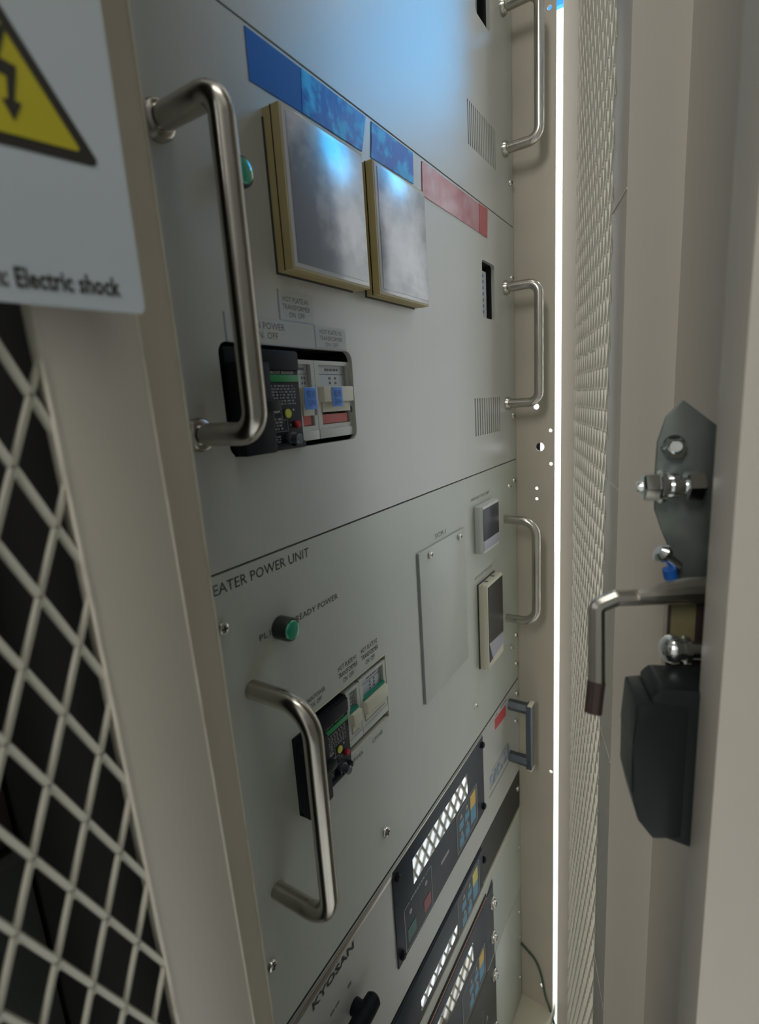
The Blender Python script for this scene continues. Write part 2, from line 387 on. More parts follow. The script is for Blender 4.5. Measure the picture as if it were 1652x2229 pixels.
def lattice(b, a0, a1, c0, c1, aoff, coff, da, dc, h, wd_, th):
    """expanded metal: strands crossing at nodes (aoff+i*da, coff+j*dc), i+j even"""
    i0 = math.floor((a0 - aoff) / da) - 1; i1 = math.ceil((a1 - aoff) / da) + 1
    j0 = math.floor((c0 - coff) / dc) - 1; j1 = math.ceil((c1 - coff) / dc) + 1
    L = math.hypot(da, dc)
    def clip(p, q):
        (x0, y0), (x1, y1) = p, q
        t0, t1 = 0.0, 1.0
        for (v0, v1, lo, hi) in ((x0, x1, a0, a1), (y0, y1, c0, c1)):
            d = v1 - v0
            if abs(d) < 1e-9:
                if v0 < lo or v0 > hi: return None
                continue
            ta, tb = (lo - v0) / d, (hi - v0) / d
            if ta > tb: ta, tb = tb, ta
            t0 = max(t0, ta); t1 = min(t1, tb)
        if t0 >= t1: return None
        return (x0 + (x1 - x0) * t0, y0 + (y1 - y0) * t0), (x0 + (x1 - x0) * t1, y0 + (y1 - y0) * t1)
    for i in range(i0, i1 + 1):
        for j in range(j0, j1 + 1):
            if (i + j) % 2: continue
            A = (aoff + i * da, coff + j * dc)
            for sgn in (1, -1):
                Bp = (A[0] + sgn * da, A[1] + dc); cl = clip(A, Bp)
                if not cl: continue
                (x0, y0), (x1, y1) = cl
                dx, dy = (x1 - x0), (y1 - y0); l = math.hypot(dx, dy) or 1; px, py = -dy / l * wd_ / 2, dx / l * wd_ / 2
                ex, ey = dx / l * wd_ * 0.3, dy / l * wd_ * 0.3
                tilt = th * 0.35 * sgn
                vs = []
                for (x, y) in ((x0 - ex, y0 - ey), (x1 + ex, y1 + ey)):
                    for (s1, hh) in ((-1, -th), (1, -th), (1, th), (-1, th)):
                        k = 0.7 if hh > 0 else 1.0
                        vs.append(b.bm.verts.new((x + s1 * px * k, h + hh + s1 * tilt, y + s1 * py * k)))
                for q in ((0, 1, 2, 3), (7, 6, 5, 4), (0, 4, 5, 1), (1, 5, 6, 2), (2, 6, 7, 3), (3, 7, 4, 0)):
                    b.bm.faces.new([vs[k] for k in q])
            if a0 <= A[0] <= a1 and c0 <= A[1] <= c1:
                b.box(A[0] - wd_ * 0.42, A[0] + wd_ * 0.42, h - th, h + th * 0.9, A[1] - dc * 0.16, A[1] + dc * 0.16)
    return b
b = MB(FD); lattice(b, 0.03, 1.075, -4.62, 4.3, 0.03, 0.0, 0.037, 0.0845, -0.080, 0.016, 0.009)
b.build('mesh_panel', M['mesh'], dr, label='expanded metal mesh seen edge-on')

# latch plate with bolts
b = MB(FD)
pl = [(-0.049, -0.032), (-0.018, -0.065), (-0.003, -0.118), (-0.001, -0.20), (-0.003, -0.267), (-0.017, -0.308), (-0.040, -0.359), (-0.052, -0.44), (-0.06, -0.50), (-0.247, -0.50), (-0.247, -0.18), (-0.118, -0.091)]
b.prism(pl, 2.035, 2.045, 'bc', 0.002); b.build('latch_plate', M['zinc'], dr, label='dark zinc latch plate with pointed top')
b = MB(FD); b.prism(circ(-0.035, -0.126, 0.022), 2.045, 2.047, 'bc'); b.build('pivot_hole', M['void'], dr)
b = MB(FD)
b.lathe((2.085, 0.045, -0.208), (0, -1, 0), [(0, 0.010), (0.010, 0.014), (0.012, 0.014)], 12)
b.tube([(2.085, 0.034, -0.208), (2.085, 0.030, -0.208), (2.085, 0.004, -0.208), (2.085, 0.0, -0.208)], [0.026, 0.032, 0.032, 0.026], 6)
b.cyl((2.085, 0.0, -0.208), (2.085, -0.008, -0.208), 0.036)
b.cyl((2.085, -0.008, -0.208), (2.085, -0.05, -0.208), 0.018)
b.cyl((2.085, -0.022, -0.208), (2.085, -0.034, -0.208), 0.028)
b.tube([(2.085, -0.048, -0.208), (2.085, -0.052, -0.208), (2.085, -0.078, -0.208), (2.085, -0.084, -0.208)], [0.026, 0.032, 0.032, 0.026], 6)
b.cyl((2.047, -0.028, -0.208), (2.085, -0.028, -0.208), 0.024)
b.build('bolt', M['chrome'], dr, label='bright zinc bolt with hex head and nuts')
b = MB(FD); b.tube([(2.047, -0.034, -0.132), (2.068, -0.034, -0.132)], [0.026, 0.022], 6); b.cyl((2.068, -0.034, -0.132), (2.078, -0.030, -0.126), 0.012)
b.build('nut', M['chrome'], dr)
b = MB(FD); b.lathe((2.094, 0.0, -0.345), (-0.2, -1, -0.9), [(0, 0.012), (0.01, 0.022), (0.022, 0.019), (0.024, 0.012), (0.06, 0.011)], 14); b.build('screw', M['chrome'], dr)
b = MB(FD); b.lathe((2.10, -0.022, -0.385), (-0.1, -0.25, -1), [(0, 0.014), (0.022, 0.014)], 14); b.build('blue_collar', M['bluecap'], dr, label='bright blue plastic collar')
# lever handle: arm out of the stile then bent down, dark rubber tip
b = MB(FD)
b.tube(fillet([(2.13, -0.16, -0.425), (2.19, 0.10, -0.420), (2.20, 0.138, -0.435), (2.245, 0.142, -0.585)], 0.018, 5), 0.017, 10, flat=1.0)
b.tube([(2.12, -0.17, -0.415), (2.165, -0.035, -0.408), (2.19, 0.06, -0.412)], [0.026, 0.024, 0.012], 10)
b.build('lever_handle', M['steel2'], dr, label='bent steel lever handle')
b = MB(FD); b.tube([(2.243, 0.142, -0.580), (2.262, 0.150, -0.640)], [0.018, 0.017], 10); b.build('lever_tip', M['brownrub'], dr, label='dark brown rubber lever tip')
b = MB(FD); b.prism([(-0.026, -0.44), (-0.247, -0.44), (-0.247, -0.62), (-0.026, -0.62)], 2.09, 2.10, 'bc'); b.build('lock_bracket', M['brownrub'], dr)
b = MB(FD); b.prism([(-0.030, -0.455), (-0.078, -0.45), (-0.078, -0.545), (-0.030, -0.55)], 2.10, 2.103, 'bc'); b.build('yellowed_label', M['oldlabel'], dr, label='yellowed label behind the lever')
b = MB(FD)
b._lathe(Vector((2.153, 0.004, -0.545)), Vector((0, -1, 0)), [(0.0, 0.004), (0.004, 0.018), (0.012, 0.027), (0.022, 0.031), (0.034, 0.030), (0.036, 0.024), (0.044, 0.024), (0.046, 0.030), (0.056, 0.030), (0.058, 0.02), (0.10, 0.02)], 20)
b.build('lock_knuckle', M['chrome'], dr, label='polished round lock knuckle')
# lock housing
b = MB(FD)
b.prism([(0.030, -0.570), (0.046, -0.588), (0.050, -0.64), (0.034, -0.70), (0.034, -0.90), (-0.045, -0.925), (-0.247, -0.945), (-0.247, -0.570)], 2.17, 2.275, 'bc', 0.012)
b.prism([(0.040, -0.600), (0.074, -0.605), (0.078, -0.70), (0.078, -0.80), (0.062, -0.87), (0.034, -0.908), (-0.02, -0.90), (-0.02, -0.605)], 2.165, 2.278, 'bc', 0.008)
hs = b.build('lock_housing', M['black2'], dr, label='black lock housing with rounded lower corner')

# ------------------------------------------------------------------ neighbouring mesh front on the left with its sign
nb = thing('mesh_cabinet', 'beige mesh-fronted cabinet at the left with dark units inside', 'cabinet', P(0.0, 0.2, -5))
b = MB()
sx = lambda w: 0.5135 - 0.0191 * w
mx = lambda w: 0.3665 - 0.0183 * (w)
b.prism([(mx(-4.8), -4.8), (sx(-4.8), -4.8), (sx(4.5), 4.5), (mx(4.5), 4.5)], 0.236, 0.262, 'ac', 0.002)
b.build('stile', M['door'], nb)
b = MB(); b.prism([(sx(-4.8) - 0.002, -4.8), (sx(-4.8) + 0.001, -4.8), (sx(4.5) + 0.001, 4.5), (sx(4.5) - 0.002, 4.5)], 0.237, 0.2632, 'ac')
b.prism([(mx(-4.8) - 0.001, -4.8), (mx(-4.8) + 0.002, -4.8), (mx(4.5) + 0.002, 4.5), (mx(4.5) - 0.001, 4.5)], 0.237, 0.2632, 'ac'); b.build('stile_edge', M['edge'], nb)  # pale strips paint edge highlights onto the stile
b = MB(); lattice(b, -0.6, 0.39, -2.6, 1.6, 0.348, 0.0395, 0.037, 0.0875, 0.250, 0.0105, 0.004)
b.build('mesh_panel', M['mesh'], nb, label='expanded metal mesh of tall diamonds')
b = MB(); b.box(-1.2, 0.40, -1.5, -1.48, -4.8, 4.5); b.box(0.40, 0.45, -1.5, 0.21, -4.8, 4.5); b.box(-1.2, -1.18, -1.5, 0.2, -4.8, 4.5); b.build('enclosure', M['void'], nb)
b = MB(); b.box(-1.1, 0.39, -0.4, -0.25, -4.6, -1.52, 0.01); b.box(-1.1, 0.39, -0.4, -0.26, -1.50, -0.95, 0.01); b.build('equipment_front', M['darkolive'], nb)
b = MB(); b.box(-1.1, 0.39, -0.5, -0.30, -0.93, 0.0, 0.01); b.box(-1.1, 0.39, -0.5, -0.36, 0.02, 2.5, 0.01); b.build('equipment_block', M['darkred'], nb)

sign = thing('warning_sign', 'laminated electric shock warning sheet with yellow triangle', 'sign', FS(0.1, 0, 0.3))
b = MB(FS); b.prism([(-0.24, 0.150), (0.180, 0.143), (0.186, 0.150), (0.186, 0.85), (-0.24, 0.85)], -0.0025, 0.0, 'ac'); b.build('sheet', M['paper'], sign)
def rtri(pts, r):
    q = fillet([Vector((*((Vector(pts[0]) + Vector(pts[1])) / 2), 0))] + [Vector((*pts[1], 0)), Vector((*pts[2], 0)), Vector((*pts[0], 0))] + [Vector((*((Vector(pts[0]) + Vector(pts[1])) / 2), 0))], r, 5)
    return [(v.x, v.y) for v in q[:-1]]
T = [(-0.090, 0.3185), (0.1545, 0.3185), (0.055, 0.484)]
T = [(-0.0445, 0.3185), (0.1565, 0.3185), (0.056, 0.492)]
b = MB(FS); b.prism(rtri(T, 0.007), 0.0, 0.0008, 'ac'); b.build('triangle_border', M['signblack'], sign, label='black rounded triangle border')
T2 = [(-0.0225, 0.3315), (0.1345, 0.3315), (0.056, 0.4675)]
b = MB(FS); b.prism(rtri(T2, 0.003), 0.0008, 0.0016, 'ac'); b.build('triangle_field', M['signyellow'], sign, label='yellow triangle field')
b = MB(FS)
b.prism([(0.055, 0.445), (0.0735, 0.441), (0.0615, 0.4085), (0.0775, 0.4045), (0.0700, 0.3675), (0.0765, 0.3665), (0.0660, 0.346), (0.0575, 0.3665), (0.0635, 0.368), (0.0660, 0.3915), (0.0460, 0.3960)], 0.0016, 0.0024, 'ac')
b.build('lightning_bolt', M['signblack'], sign, label='black lightning bolt arrow')
printed('lettering', 'Caution: Electric shock', -0.042, 0.156, 0.163, 0.187, 0.001, M['signblack'], sign, FS, bold=0.022)

# ------------------------------------------------------------------ rack units (front panels)
PL, PR = 0.645, 3.124
LAB = 'panels mounted in the open rack'
def unit(name, label, w0, w1, m_, holes=[], right=PR):
    t = thing(name, label, 'control panel', P(1.885, 0, w0), LAB)
    b = MB(); b.plate([(PL, w0), (right, w0), (right, w1), (PL, w1)], holes, -0.018, 0.0)
    b.build('front_panel', m_, t); return t
def slots(a0, a1, c0, c1, n):
    st = (a1 - a0) / n; return [rect(a0 + i * st + st * 0.3, a0 + i * st + st * 0.75, c0, c1) for i in range(n)]
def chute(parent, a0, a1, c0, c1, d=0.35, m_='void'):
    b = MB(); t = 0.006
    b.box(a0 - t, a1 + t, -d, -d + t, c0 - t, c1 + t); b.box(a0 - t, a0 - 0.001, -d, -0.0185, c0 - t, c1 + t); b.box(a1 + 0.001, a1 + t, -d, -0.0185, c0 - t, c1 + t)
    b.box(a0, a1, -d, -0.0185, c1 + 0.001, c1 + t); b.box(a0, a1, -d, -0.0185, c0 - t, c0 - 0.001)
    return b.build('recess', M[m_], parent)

# unit A, top
A = unit('rack_unit', 'uppermost pale grey rack panel, above the blue tape', 0.921, 2.21, M['paint'], [rrect(2.62, 2.805, 1.70, 1.965, 0.02)] + slots(2.485, 2.857, 1.125, 1.306, 16))
chute(A, 2.62, 2.805, 1.70, 1.965); chute(A, 2.48, 2.86, 1.12, 1.31, 0.05)
b = MB(); b.box(2.63, 2.72, -0.05, -0.03, 1.72, 1.95, 0.003); b.build('terminal_strip', M['scuff'], A)
pull(A, 2.98, 1.895, 1.262); pull(A, 0.80, 1.895, 1.262)
for u, w in ((3.075, 1.13), (3.075, 2.0), (0.695, 1.13), (0.695, 2.0)): screw(A, u, w)
b = MB(); b.box(3.0, 3.02, 0.0, 0.0, 1.0, 1.0)
b.bm.free()

# unit B with meters and breakers
B_ = unit('meter_unit', 'grey rack panel carrying two framed meters and a breaker window', -0.377, 0.915, M['paint'],
          [rrect(0.893, 1.446, -0.107, 0.172, 0.030), rrect(2.628, 2.805, 0.393, 0.665, 0.02)] + slots(2.478, 2.863, -0.19, -0.003, 12))
chute(B_, 0.893, 1.446, -0.107, 0.172, 0.30); chute(B_, 2.628, 2.805, 0.393, 0.665); chute(B_, 2.47, 2.87, -0.195, 0.0, 0.05)
b = MB(); b.box(2.632, 2.735, -0.045, -0.02, 0.40, 0.625, 0.003); ts = b.build('terminal_strip', M['paper'], B_, label='pale terminal strip behind the slot')
b = MB()
for i in range(7): b.box(2.66, 2.695, -0.021, -0.019, 0.42 + i * 0.029, 0.435 + i * 0.029)
b.build('print', M['bluecap'], ts)
pull(B_, 0.80, 0.595, -0.043, 0.192, 0.026, 0.05); pull(B_, 2.965, 0.578, -0.043)
for u, w in ((3.075, 0.644), (3.075, -0.118), (0.695, 0.644), (0.695, -0.118)): screw(B_, u, w)
def pilot(parent, u, w):
    b = MB(); b._lathe(Vector((u, 0, w)), Vector((0, 1, 0)), [(0, 0.034), (0.041, 0.034), (0.045, 0.032), (0.045, 0.027)], 28); l = b.build('pilot_lamp', M['lensring'], parent, label='pilot lamp in black ring')
    b = MB(); b._lathe(Vector((u, 0, w)), Vector((0, 1, 0)), [(0.034, 0.028), (0.047, 0.028), (0.051, 0.025), (0.053, 0.017), (0.0535, 0.001)], 28); b.build('green_lens', M['lens'], l, label='green lens')
pilot(B_, 0.995, 0.552)
def meter(u0, u1, w0, w1, n1=0.056):
    b = MB()
    b.plate(rect(u0, u1, w0, w1), [rect(u0 + 0.014, u1 - 0.012, w0 + 0.014, w1 - 0.012)], 0.0, n1)
    o = b.build('meter', M['ivory'], B_, label='square panel meter with yellowed ivory frame')
    b = MB(); b.box(u0 + 0.0, u1 - 0.0, 0.026, 0.030, w0 - 0.002, w1 + 0.002); b.build('frame_seam', M['ivory'], o)
    b = MB(); b.box(u0 + 0.006, u1 - 0.003, n1 - 0.02, n1 + 0.002, w0 + 0.006, w1 - 0.004, 0.002); b.build('glass_rim', M['glassrim'], o, label='clear rim')
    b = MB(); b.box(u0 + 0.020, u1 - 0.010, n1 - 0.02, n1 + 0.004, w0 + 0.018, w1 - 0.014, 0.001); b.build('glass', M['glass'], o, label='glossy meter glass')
    b = MB(); b.box(u0 - 0.004, u1 - 0.02, 0.0, 0.004, w0 - 0.005, w1 - 0.02); b.build('gasket', M['ink'], o)
meter(1.128, 1.495, 0.360, 0.745); meter(1.556, 1.912, 0.355, 0.752)
# stick-on legends above the breaker window
def legend(txt, a0, a1, c0, c1, t0, t1, s0, s1, lab=None):
    b = MB(); b.box(a0, a1, 0.0, 0.0012, c0, c1); o = b.build('legend_plate', M['stickerpaper'], B_)
    b = MB(); b.box(a0 - 0.002, a0 + 0.002, 0.0, 0.0016, c0, c1); b.box(a0, a1, 0.0, 0.0016, c0 - 0.0015, c0 + 0.001); b.build('label_edge', M['lilac'], o)
    printed('lettering', txt, t0, t1, s0, s1, 0.0016, M['ink2'], o)
legend('HOT PLATE H1\nTRANSFORMER\nON  OFF', 1.122, 1.266, 0.240, 0.318, 1.134, 1.250, 0.250, 0.303)
legend('MAIN POWER\nON  OFF', 0.925, 1.262, 0.172, 0.240, 0.985, 1.135, 0.187, 0.228)
legend('HOT PLATE H2\nTRANSFORMER\nON  OFF', 1.266, 1.42, 0.176, 0.238, 1.285, 1.400, 0.180, 0.229)

def breaker(parent, a0, a1, c0, c1, n0, lower=False):
    """black circuit breaker, face at n0"""
    b = MB(); b.box(a0, a1, -0.22, n0, c0, c1, 0.004)
    bk = b.build('circuit_breaker', M['black'], parent, label='black circuit breaker with green band')
    W = a1 - a0; H = c1 - c0
    fa = lambda t: a0 + W * t
    fc = lambda t: c0 + H * t
    b = MB(); b.box(fa(0.0), fa(0.42), n0 - 0.02, n0 + 0.040, fc(0.0), fc(0.86), 0.006); b.box(fa(0.42), fa(0.985), n0 - 0.01, n0 + 0.008, fc(0.80), fc(0.99), 0.004)
    b.box(fa(0.0), fa(0.98), n0 - 0.01, n0 + 0.012, fc(0.0), fc(0.07), 0.004)
    b.build('terminal_cover', M['black'], bk)
    b = MB(); b.box(fa(0.50), fa(0.98), n0, n0 + 0.004, fc(0.685), fc(0.755), 0.001); b.build('green_band', M['green'], bk, label='green band')
    printed('lettering', 'CIRCUIT BREAKER', fa(0.54), fa(0.92), fc(0.765), fc(0.79), n0 + 0.0012, M['white'], bk)
    b = MB(); dashes(b, fa(0.50), fa(0.86), fc(0.835), fc(0.80), 1, n0 + 0.001, 0.7); dashes(b, fa(0.50), fa(0.92), fc(0.66), fc(0.45), 7, n0 + 0.0004, 0.55, 0.005, 0.013)
    dashes(b, fa(0.52), fa(0.68), fc(0.33), fc(0.20), 4, n0 + 0.0004, 0.55); dashes(b, fa(0.52), fa(0.63), fc(0.15), fc(0.07), 3, n0 + 0.0004, 0.55)
    b.build('print', M['micro'], bk)
    printed('rating', '30A', fa(0.56), fa(0.66), fc(0.375), fc(0.42), n0 + 0.0012, M['white'], bk)
    b = MB(); b.box(fa(0.52), fa(0.68), n0, n0 + 0.001, fc(0.432), fc(0.437)); b.box(fa(0.68), fa(0.686), n0, n0 + 0.001, fc(0.30), fc(0.437)); b.box(fa(0.68), fa(0.76), n0, n0 + 0.001, fc(0.30), fc(0.305)); b.box(fa(0.755), fa(0.76), n0, n0 + 0.001, fc(0.19), fc(0.305)); b.box(fa(0.52), fa(0.76), n0, n0 + 0.001, fc(0.185), fc(0.19))
    b.build('print_frame', M['micro'], bk)
    b = MB(); b.lathe((fa(0.775), n0, fc(0.365)), (0, 1, 0), [(0, 0.0125), (0.003, 0.0125), (0.005, 0.011)], 20); b.build('yellow_button', M['yellow'], bk, label='round yellow test button')
    b = MB(); b.lathe((fa(0.90), n0, fc(0.245)), (0, 1, 0), [(0, 0.0105), (0.008, 0.0105), (0.012, 0.007)], 20); b.build('red_button', M['redb'], bk, label='round red trip button')
    b = MB(); b.box(fa(0.86), fa(0.875), n0, n0 + 0.001, fc(0.39), fc(0.41)); b.box(fa(0.80), fa(0.81), n0, n0 + 0.001, fc(0.235), fc(0.255)); b.build('mark', M['white'], bk)
    b = MB(); b._lathe(Vector((fa(0.78), n0, fc(0.10))), Vector((0, 1, 0)), [(0, 0.020), (0.012, 0.020), (0.012, 0.014), (0.034, 0.014), (0.037, 0.011)], 24); b.build('dial_knob', M['greymetal'], bk, label='small grey dial knob')
    b = MB(); b.box(fa(0.44), fa(0.50), n0 - 0.01, n0 + 0.02, fc(0.30), fc(0.55), 0.003); b.box(fa(0.2), fa(0.47), n0, n0 + 0.055, fc(0.40), fc(0.5), 0.004); b.build('toggle', M['black2'], bk)
    return bk
breaker(B_, 0.905, 1.170, -0.106, 0.160, 0.004)

def rocker(parent, a0, a1, c0, c1, n0, lever, teal, bandu):
    b = MB()
    la0, la1, lc0, lc1 = a0 + 0.020, a1 - 0.016, c0 + (c1 - c0) * 0.18, c1 - 0.012
    b.plate(rect(a0, a1, c0, c1), [rect(la0, la1, lc0, lc1)], n0 - 0.05, n0)
    b.box(a0, a1, -0.24, n0 - 0.05, c0, c1); b.box(a0, a1 - 0.002, n0, n0 + 0.003, c0, c0 + (c1 - c0) * 0.12, 0.001)
    sw = b.build('breaker_switch', M['switch'], parent, label='pale grey miniature breaker')
    b = MB(); mid = lc0 + (lc1 - lc0) * 0.50
    b.box(la0, la1 - 0.004, n0 - 0.03, n0 - 0.012, mid, lc1); b.build('face_plate', M['switch2'], sw)
    b = MB(); cw = (la1 - la0) * 0.09
    for k in (0.42, 0.62):
        dashes(b, la0 + (la1 - la0) * k, la0 + (la1 - la0) * k + cw, mid + (lc1 - mid) * 0.65, mid, 4, n0 - 0.012, 0.5, 0.008, 0.009)
    dashes(b, la0 + (la1 - la0) * 0.3, la0 + (la1 - la0) * 0.75, lc1 - 0.006, lc1 - 0.02, 1, n0 - 0.012, 0.5)
    b.box(la0, la1 - 0.01, n0 - 0.012, n0 - 0.0113, lc1 - 0.028, lc1 - 0.026)
    b.build('print', M['ink2'], sw)
    top = c0 + (c1 - c0) * lever[1]; bot = c0 + (c1 - c0) * lever[0]
    b = MB(); b.box(la0 - 0.004, la1 + 0.002, n0 - 0.03, n0 + 0.018, bot, top, 0.003); b.box(la0 + 0.002, la1 - 0.004, n0 - 0.03, n0 + 0.004, bot - 0.03, bot + 0.002); tg = b.build('toggle', M['ivory2'], sw, label='cream rocker toggle')
    if teal: b = MB(); b.box(la0 - 0.004, la1, n0 - 0.008, n0 + 0.004, top, top + 0.010); b.build('green_band', M['teal'], tg, label='green on-mark')
    b = MB(); b.box(la0 + 0.001, la1 - 0.012, n0 - 0.03, n0 - 0.004, lc0 + 0.002, lc0 + 0.030); b.build('red_band', M['red'], tg, label='red off-mark')
    b = MB(); b.box(a1 - 0.013, a1 - 0.004, n0, n0 + 0.0008, lc0 + 0.03, lc0 + 0.05); b.build('mark', M['ink2'], sw)
    return sw
rocker(B_, 1.172, 1.262, -0.092, 0.140, -0.012, (0.44, 0.66), False, 0)
rocker(B_, 1.264, 1.448, -0.092, 0.140, -0.012, (0.47, 0.67), False, 0)
for k, (a0, a1, lab) in enumerate(((1.184, 1.240, 'blue handwritten label on the narrow breaker toggle beside the black breaker'), (1.316, 1.369, 'blue handwritten label across the wide breaker toggle'))):
    t = thing('blue_label', lab, 'label', P(a0, 0.01, 0.0), 'blue tape labels')
    b = MB(); b.box(a0, a1, 0.0072, 0.0085, -0.002 + (0.004 if k else 0), 0.060, 0.0005); b.build('tape', M['tape_label'], t)
    printed('lettering', '備用\nON' if k == 0 else '備用\n5kW', a0 + 0.008, a1 - 0.006, 0.008, 0.053, 0.0092, M['bluecap'], t, bold=0.01)

# unit C, heater power unit
Cc = unit('heater_power_unit', 'heater power unit panel with pilot lamp, breakers, cover plate and two controllers', -1.832, -0.383, M['paint_green'], [rect(1.085, 1.527, -1.188, -0.925)])
chute(Cc, 1.085, 1.527, -1.188, -0.925, 0.30)
pull(Cc, 0.868, -0.722, -1.367, 0.20, 0.026, 0.085, False); pull(Cc, 2.910, -0.711, -1.329, 0.182, 0.025, 0.085, False)
printed('title', 'HEATER POWER UNIT', 0.757, 1.147, -0.432, -0.404, 0.0008, M['ink'], Cc)
printed('legend_pilot', 'PL1', 0.915, 0.957, -0.605, -0.588, 0.0008, M['ink'], Cc)
printed('legend_ready', 'READY POWER', 1.062, 1.268, -0.609, -0.591, 0.0008, M['ink'], Cc)
printed('legend_main', 'MAIN POWER\nON  OFF', 1.067, 1.163, -0.906, -0.867, 0.0008, M['ink'], Cc)
printed('legend_plate', 'HOT PLATE H1\nTRANSFORMER\nON  OFF', 1.235, 1.346, -0.908, -0.840, 0.0008, M['ink'], Cc)
printed('legend_plate', 'HOT PLATE H2\nTRANSFORMER\nON  OFF', 1.371, 1.480, -0.908, -0.838, 0.0008, M['ink'], Cc)
printed('legend_code', 'CP34A', 1.262, 1.338, -1.228, -1.211, 0.0008, M['ink2'], Cc)
printed('legend_code', 'CP34B', 1.400, 1.472, -1.228, -1.211, 0.0008, M['ink2'], Cc)
printed('legend_code', 'SCR1', 1.985, 2.095, -0.593, -0.573, 0.0008, M['ink2'], Cc)
printed('legend_heat', 'OVER HEAT TEMP CONT', 2.40, 2.66, -0.508, -0.494, 0.0008, M['ink2'], Cc)
printed('legend_temp', 'HOT PLATE TEMP CONT', 2.42, 2.68, -0.93, -0.915, 0.0008, M['ink2'], Cc)
pilot(Cc, 0.995, -0.597)
b = MB(); b.plate(rect(1.085, 1.527, -1.188, -0.925), [rect(1.089, 1.523, -1.184, -0.929)], -0.0175, 0.0015); b.build('window_edge', M['ivory2'], Cc)
breaker(Cc, 0.992, 1.262, -1.215, -0.952, 0.006, True)
rocker(Cc, 1.264, 1.345, -1.158, -0.950, 0.0, (0.36, 0.58), True, 0)
rocker(Cc, 1.347, 1.520, -1.158, -0.945, 0.0, (0.36, 0.58), True, 0)
b = MB(); b.box(1.815, 2.288, 0.0, 0.010, -1.300, -0.612, 0.002); cp = b.build('cover_plate', M['paint_green'], Cc)
b = MB(); b.box(1.8125, 1.816, 0.0, 0.008, -1.298, -0.62); b.build('cover_shadow_gap', M['lilac'], cp)  # solid grey strip painted as shade along the cover's left side
screw(cp, 1.911, -0.643, 0.010, 0.016); screw(cp, 2.222, -0.640, 0.010, 0.016)
def controller(u0, u1, w0, w1, n1, mm, back, lab):
    b = MB(); b.prism([(u0, 0.0), (u0, n1 * 0.7), (u0 + 0.012, n1), (u1 - 0.004, n1), (u1, n1 * 0.7), (u1, 0.0)], w0, w1, 'ab', 0.004)
    o = b.build('temperature_controller', M[mm], Cc, label=lab)
    if back: b = MB(); b.box(u0 - 0.004, u1, 0.0, 0.006, w0 - 0.002, w1 + 0.004); b.build('gasket', M['ink'], o)
    return o
c1 = controller(2.440, 2.685, -0.790, -0.542, 0.044, 'ctrl', False, 'white controller with small dark screen')
b = MB(); b.box(2.452, 2.678, 0.043, 0.0455, -0.725, -0.557, 0.001); b.build('screen', M['screen'], c1, label='dark blue-black screen')
b = MB(); b.box(2.454, 2.676, 0.043, 0.0455, -0.776, -0.730, 0.001); b.build('key_strip', M['lilac'], c1, label='pale lilac strip')
c2 = controller(2.457, 2.708, -1.445, -0.968, 0.050, 'ivory2', True, 'cream controller with tall dark screen')
b = MB(); b.prism([(2.476, -1.300), (2.702, -1.320), (2.702, -0.982), (2.476, -0.982)], 0.049, 0.0515, 'ac'); b.build('screen', M['screen2'], c2, label='tall black screen')
b = MB(); b.prism([(2.482, -1.305), (2.702, -1.325), (2.702, -1.392), (2.530, -1.408)], 0.049, 0.0515, 'ac'); b.build('key_strip', M['lilac'], c2, label='grey lower strip')
b = MB(); b.prism([(2.476, -1.300), (2.528, -1.408), (2.480, -1.412)], 0.049, 0.052, 'ac'); b.build('lower_flap', M['screen'], c2)
b = MB(); b.box(2.458, 2.47, 0.022, 0.026, -1.446, -0.967); b.box(2.52, 2.54, 0.01, 0.03, -0.969, -0.9665); b.box(2.62, 2.64, 0.01, 0.03, -0.969, -0.9665); b.build('vent_slot', M['ink2'], c2)
for u, w in ((3.075, -0.505), (2.985, -0.525), (3.075, -1.515), (2.985, -1.560), (3.075, -1.713), (0.797, -0.518), (0.700, -0.505), (0.811, -1.575), (0.700, -1.713)): screw(Cc, u, w)
screw(Cc, 1.444, -1.646, -0.004, 0.022); screw(Cc, 2.384, -1.632, -0.004, 0.016)

# unit D, power supply with keypad
D = unit('power_supply', 'power supply front with large slate keypad, red label and black lever', -2.535, -1.846, M['paint'])
b = MB(); b.box(0.66, 2.458, 0.0, 0.005, -1.880, -1.851, 0.002); b.build('trim_rail', M['steel2'], D, label='thin silver trim rail')
b = MB(); b.box(0.66, 3.12, -0.016, -0.002, -1.852, -1.836); b.build('top_gap', M['void'], D)
printed('lettering', 'KYOSAN', 0.952, 1.188, -1.928, -1.895, 0.0015, M['ink'], D, bold=0.03)
b = MB(); b.tube(fillet([(1.16, 0.0, -2.165), (1.16, 0.045, -2.165), (0.9, 0.05, -2.165)], 0.01, 4), 0.030, 20)
b.tube([(1.225, 0.05, -2.165), (1.215, 0.05, -2.165), (1.18, 0.05, -2.165), (0.88, 0.05, -2.165)], [0.020, 0.030, 0.032, 0.032], 20)
b.build('breaker_lever', M['black'], D, label='black rounded breaker lever')
b = MB(); dashes(b, 1.03, 1.09, -2.035, -2.055, 1, 0.0, 0.5, 0.02, 0.03); dashes(b, 1.135, 1.16, -2.035, -2.06, 1, 0.0, 0.6, 0.02, 0.03); b.build('print', M['ink2'], D)
b = MB(); b.prism([(2.671, -1.952), (2.860, -1.968), (2.860, -1.895), (2.671, -1.885)], 0.0, 0.0015, 'ac'); b.build('red_label', M['redlabel'], D, label='small red label')
b = MB(); b.box(2.567, 2.915, 0.0, 0.0012, -2.29, -2.205); b.build('rating_sticker', M['scuff'], D, label='scuffed grey-blue rating sticker')
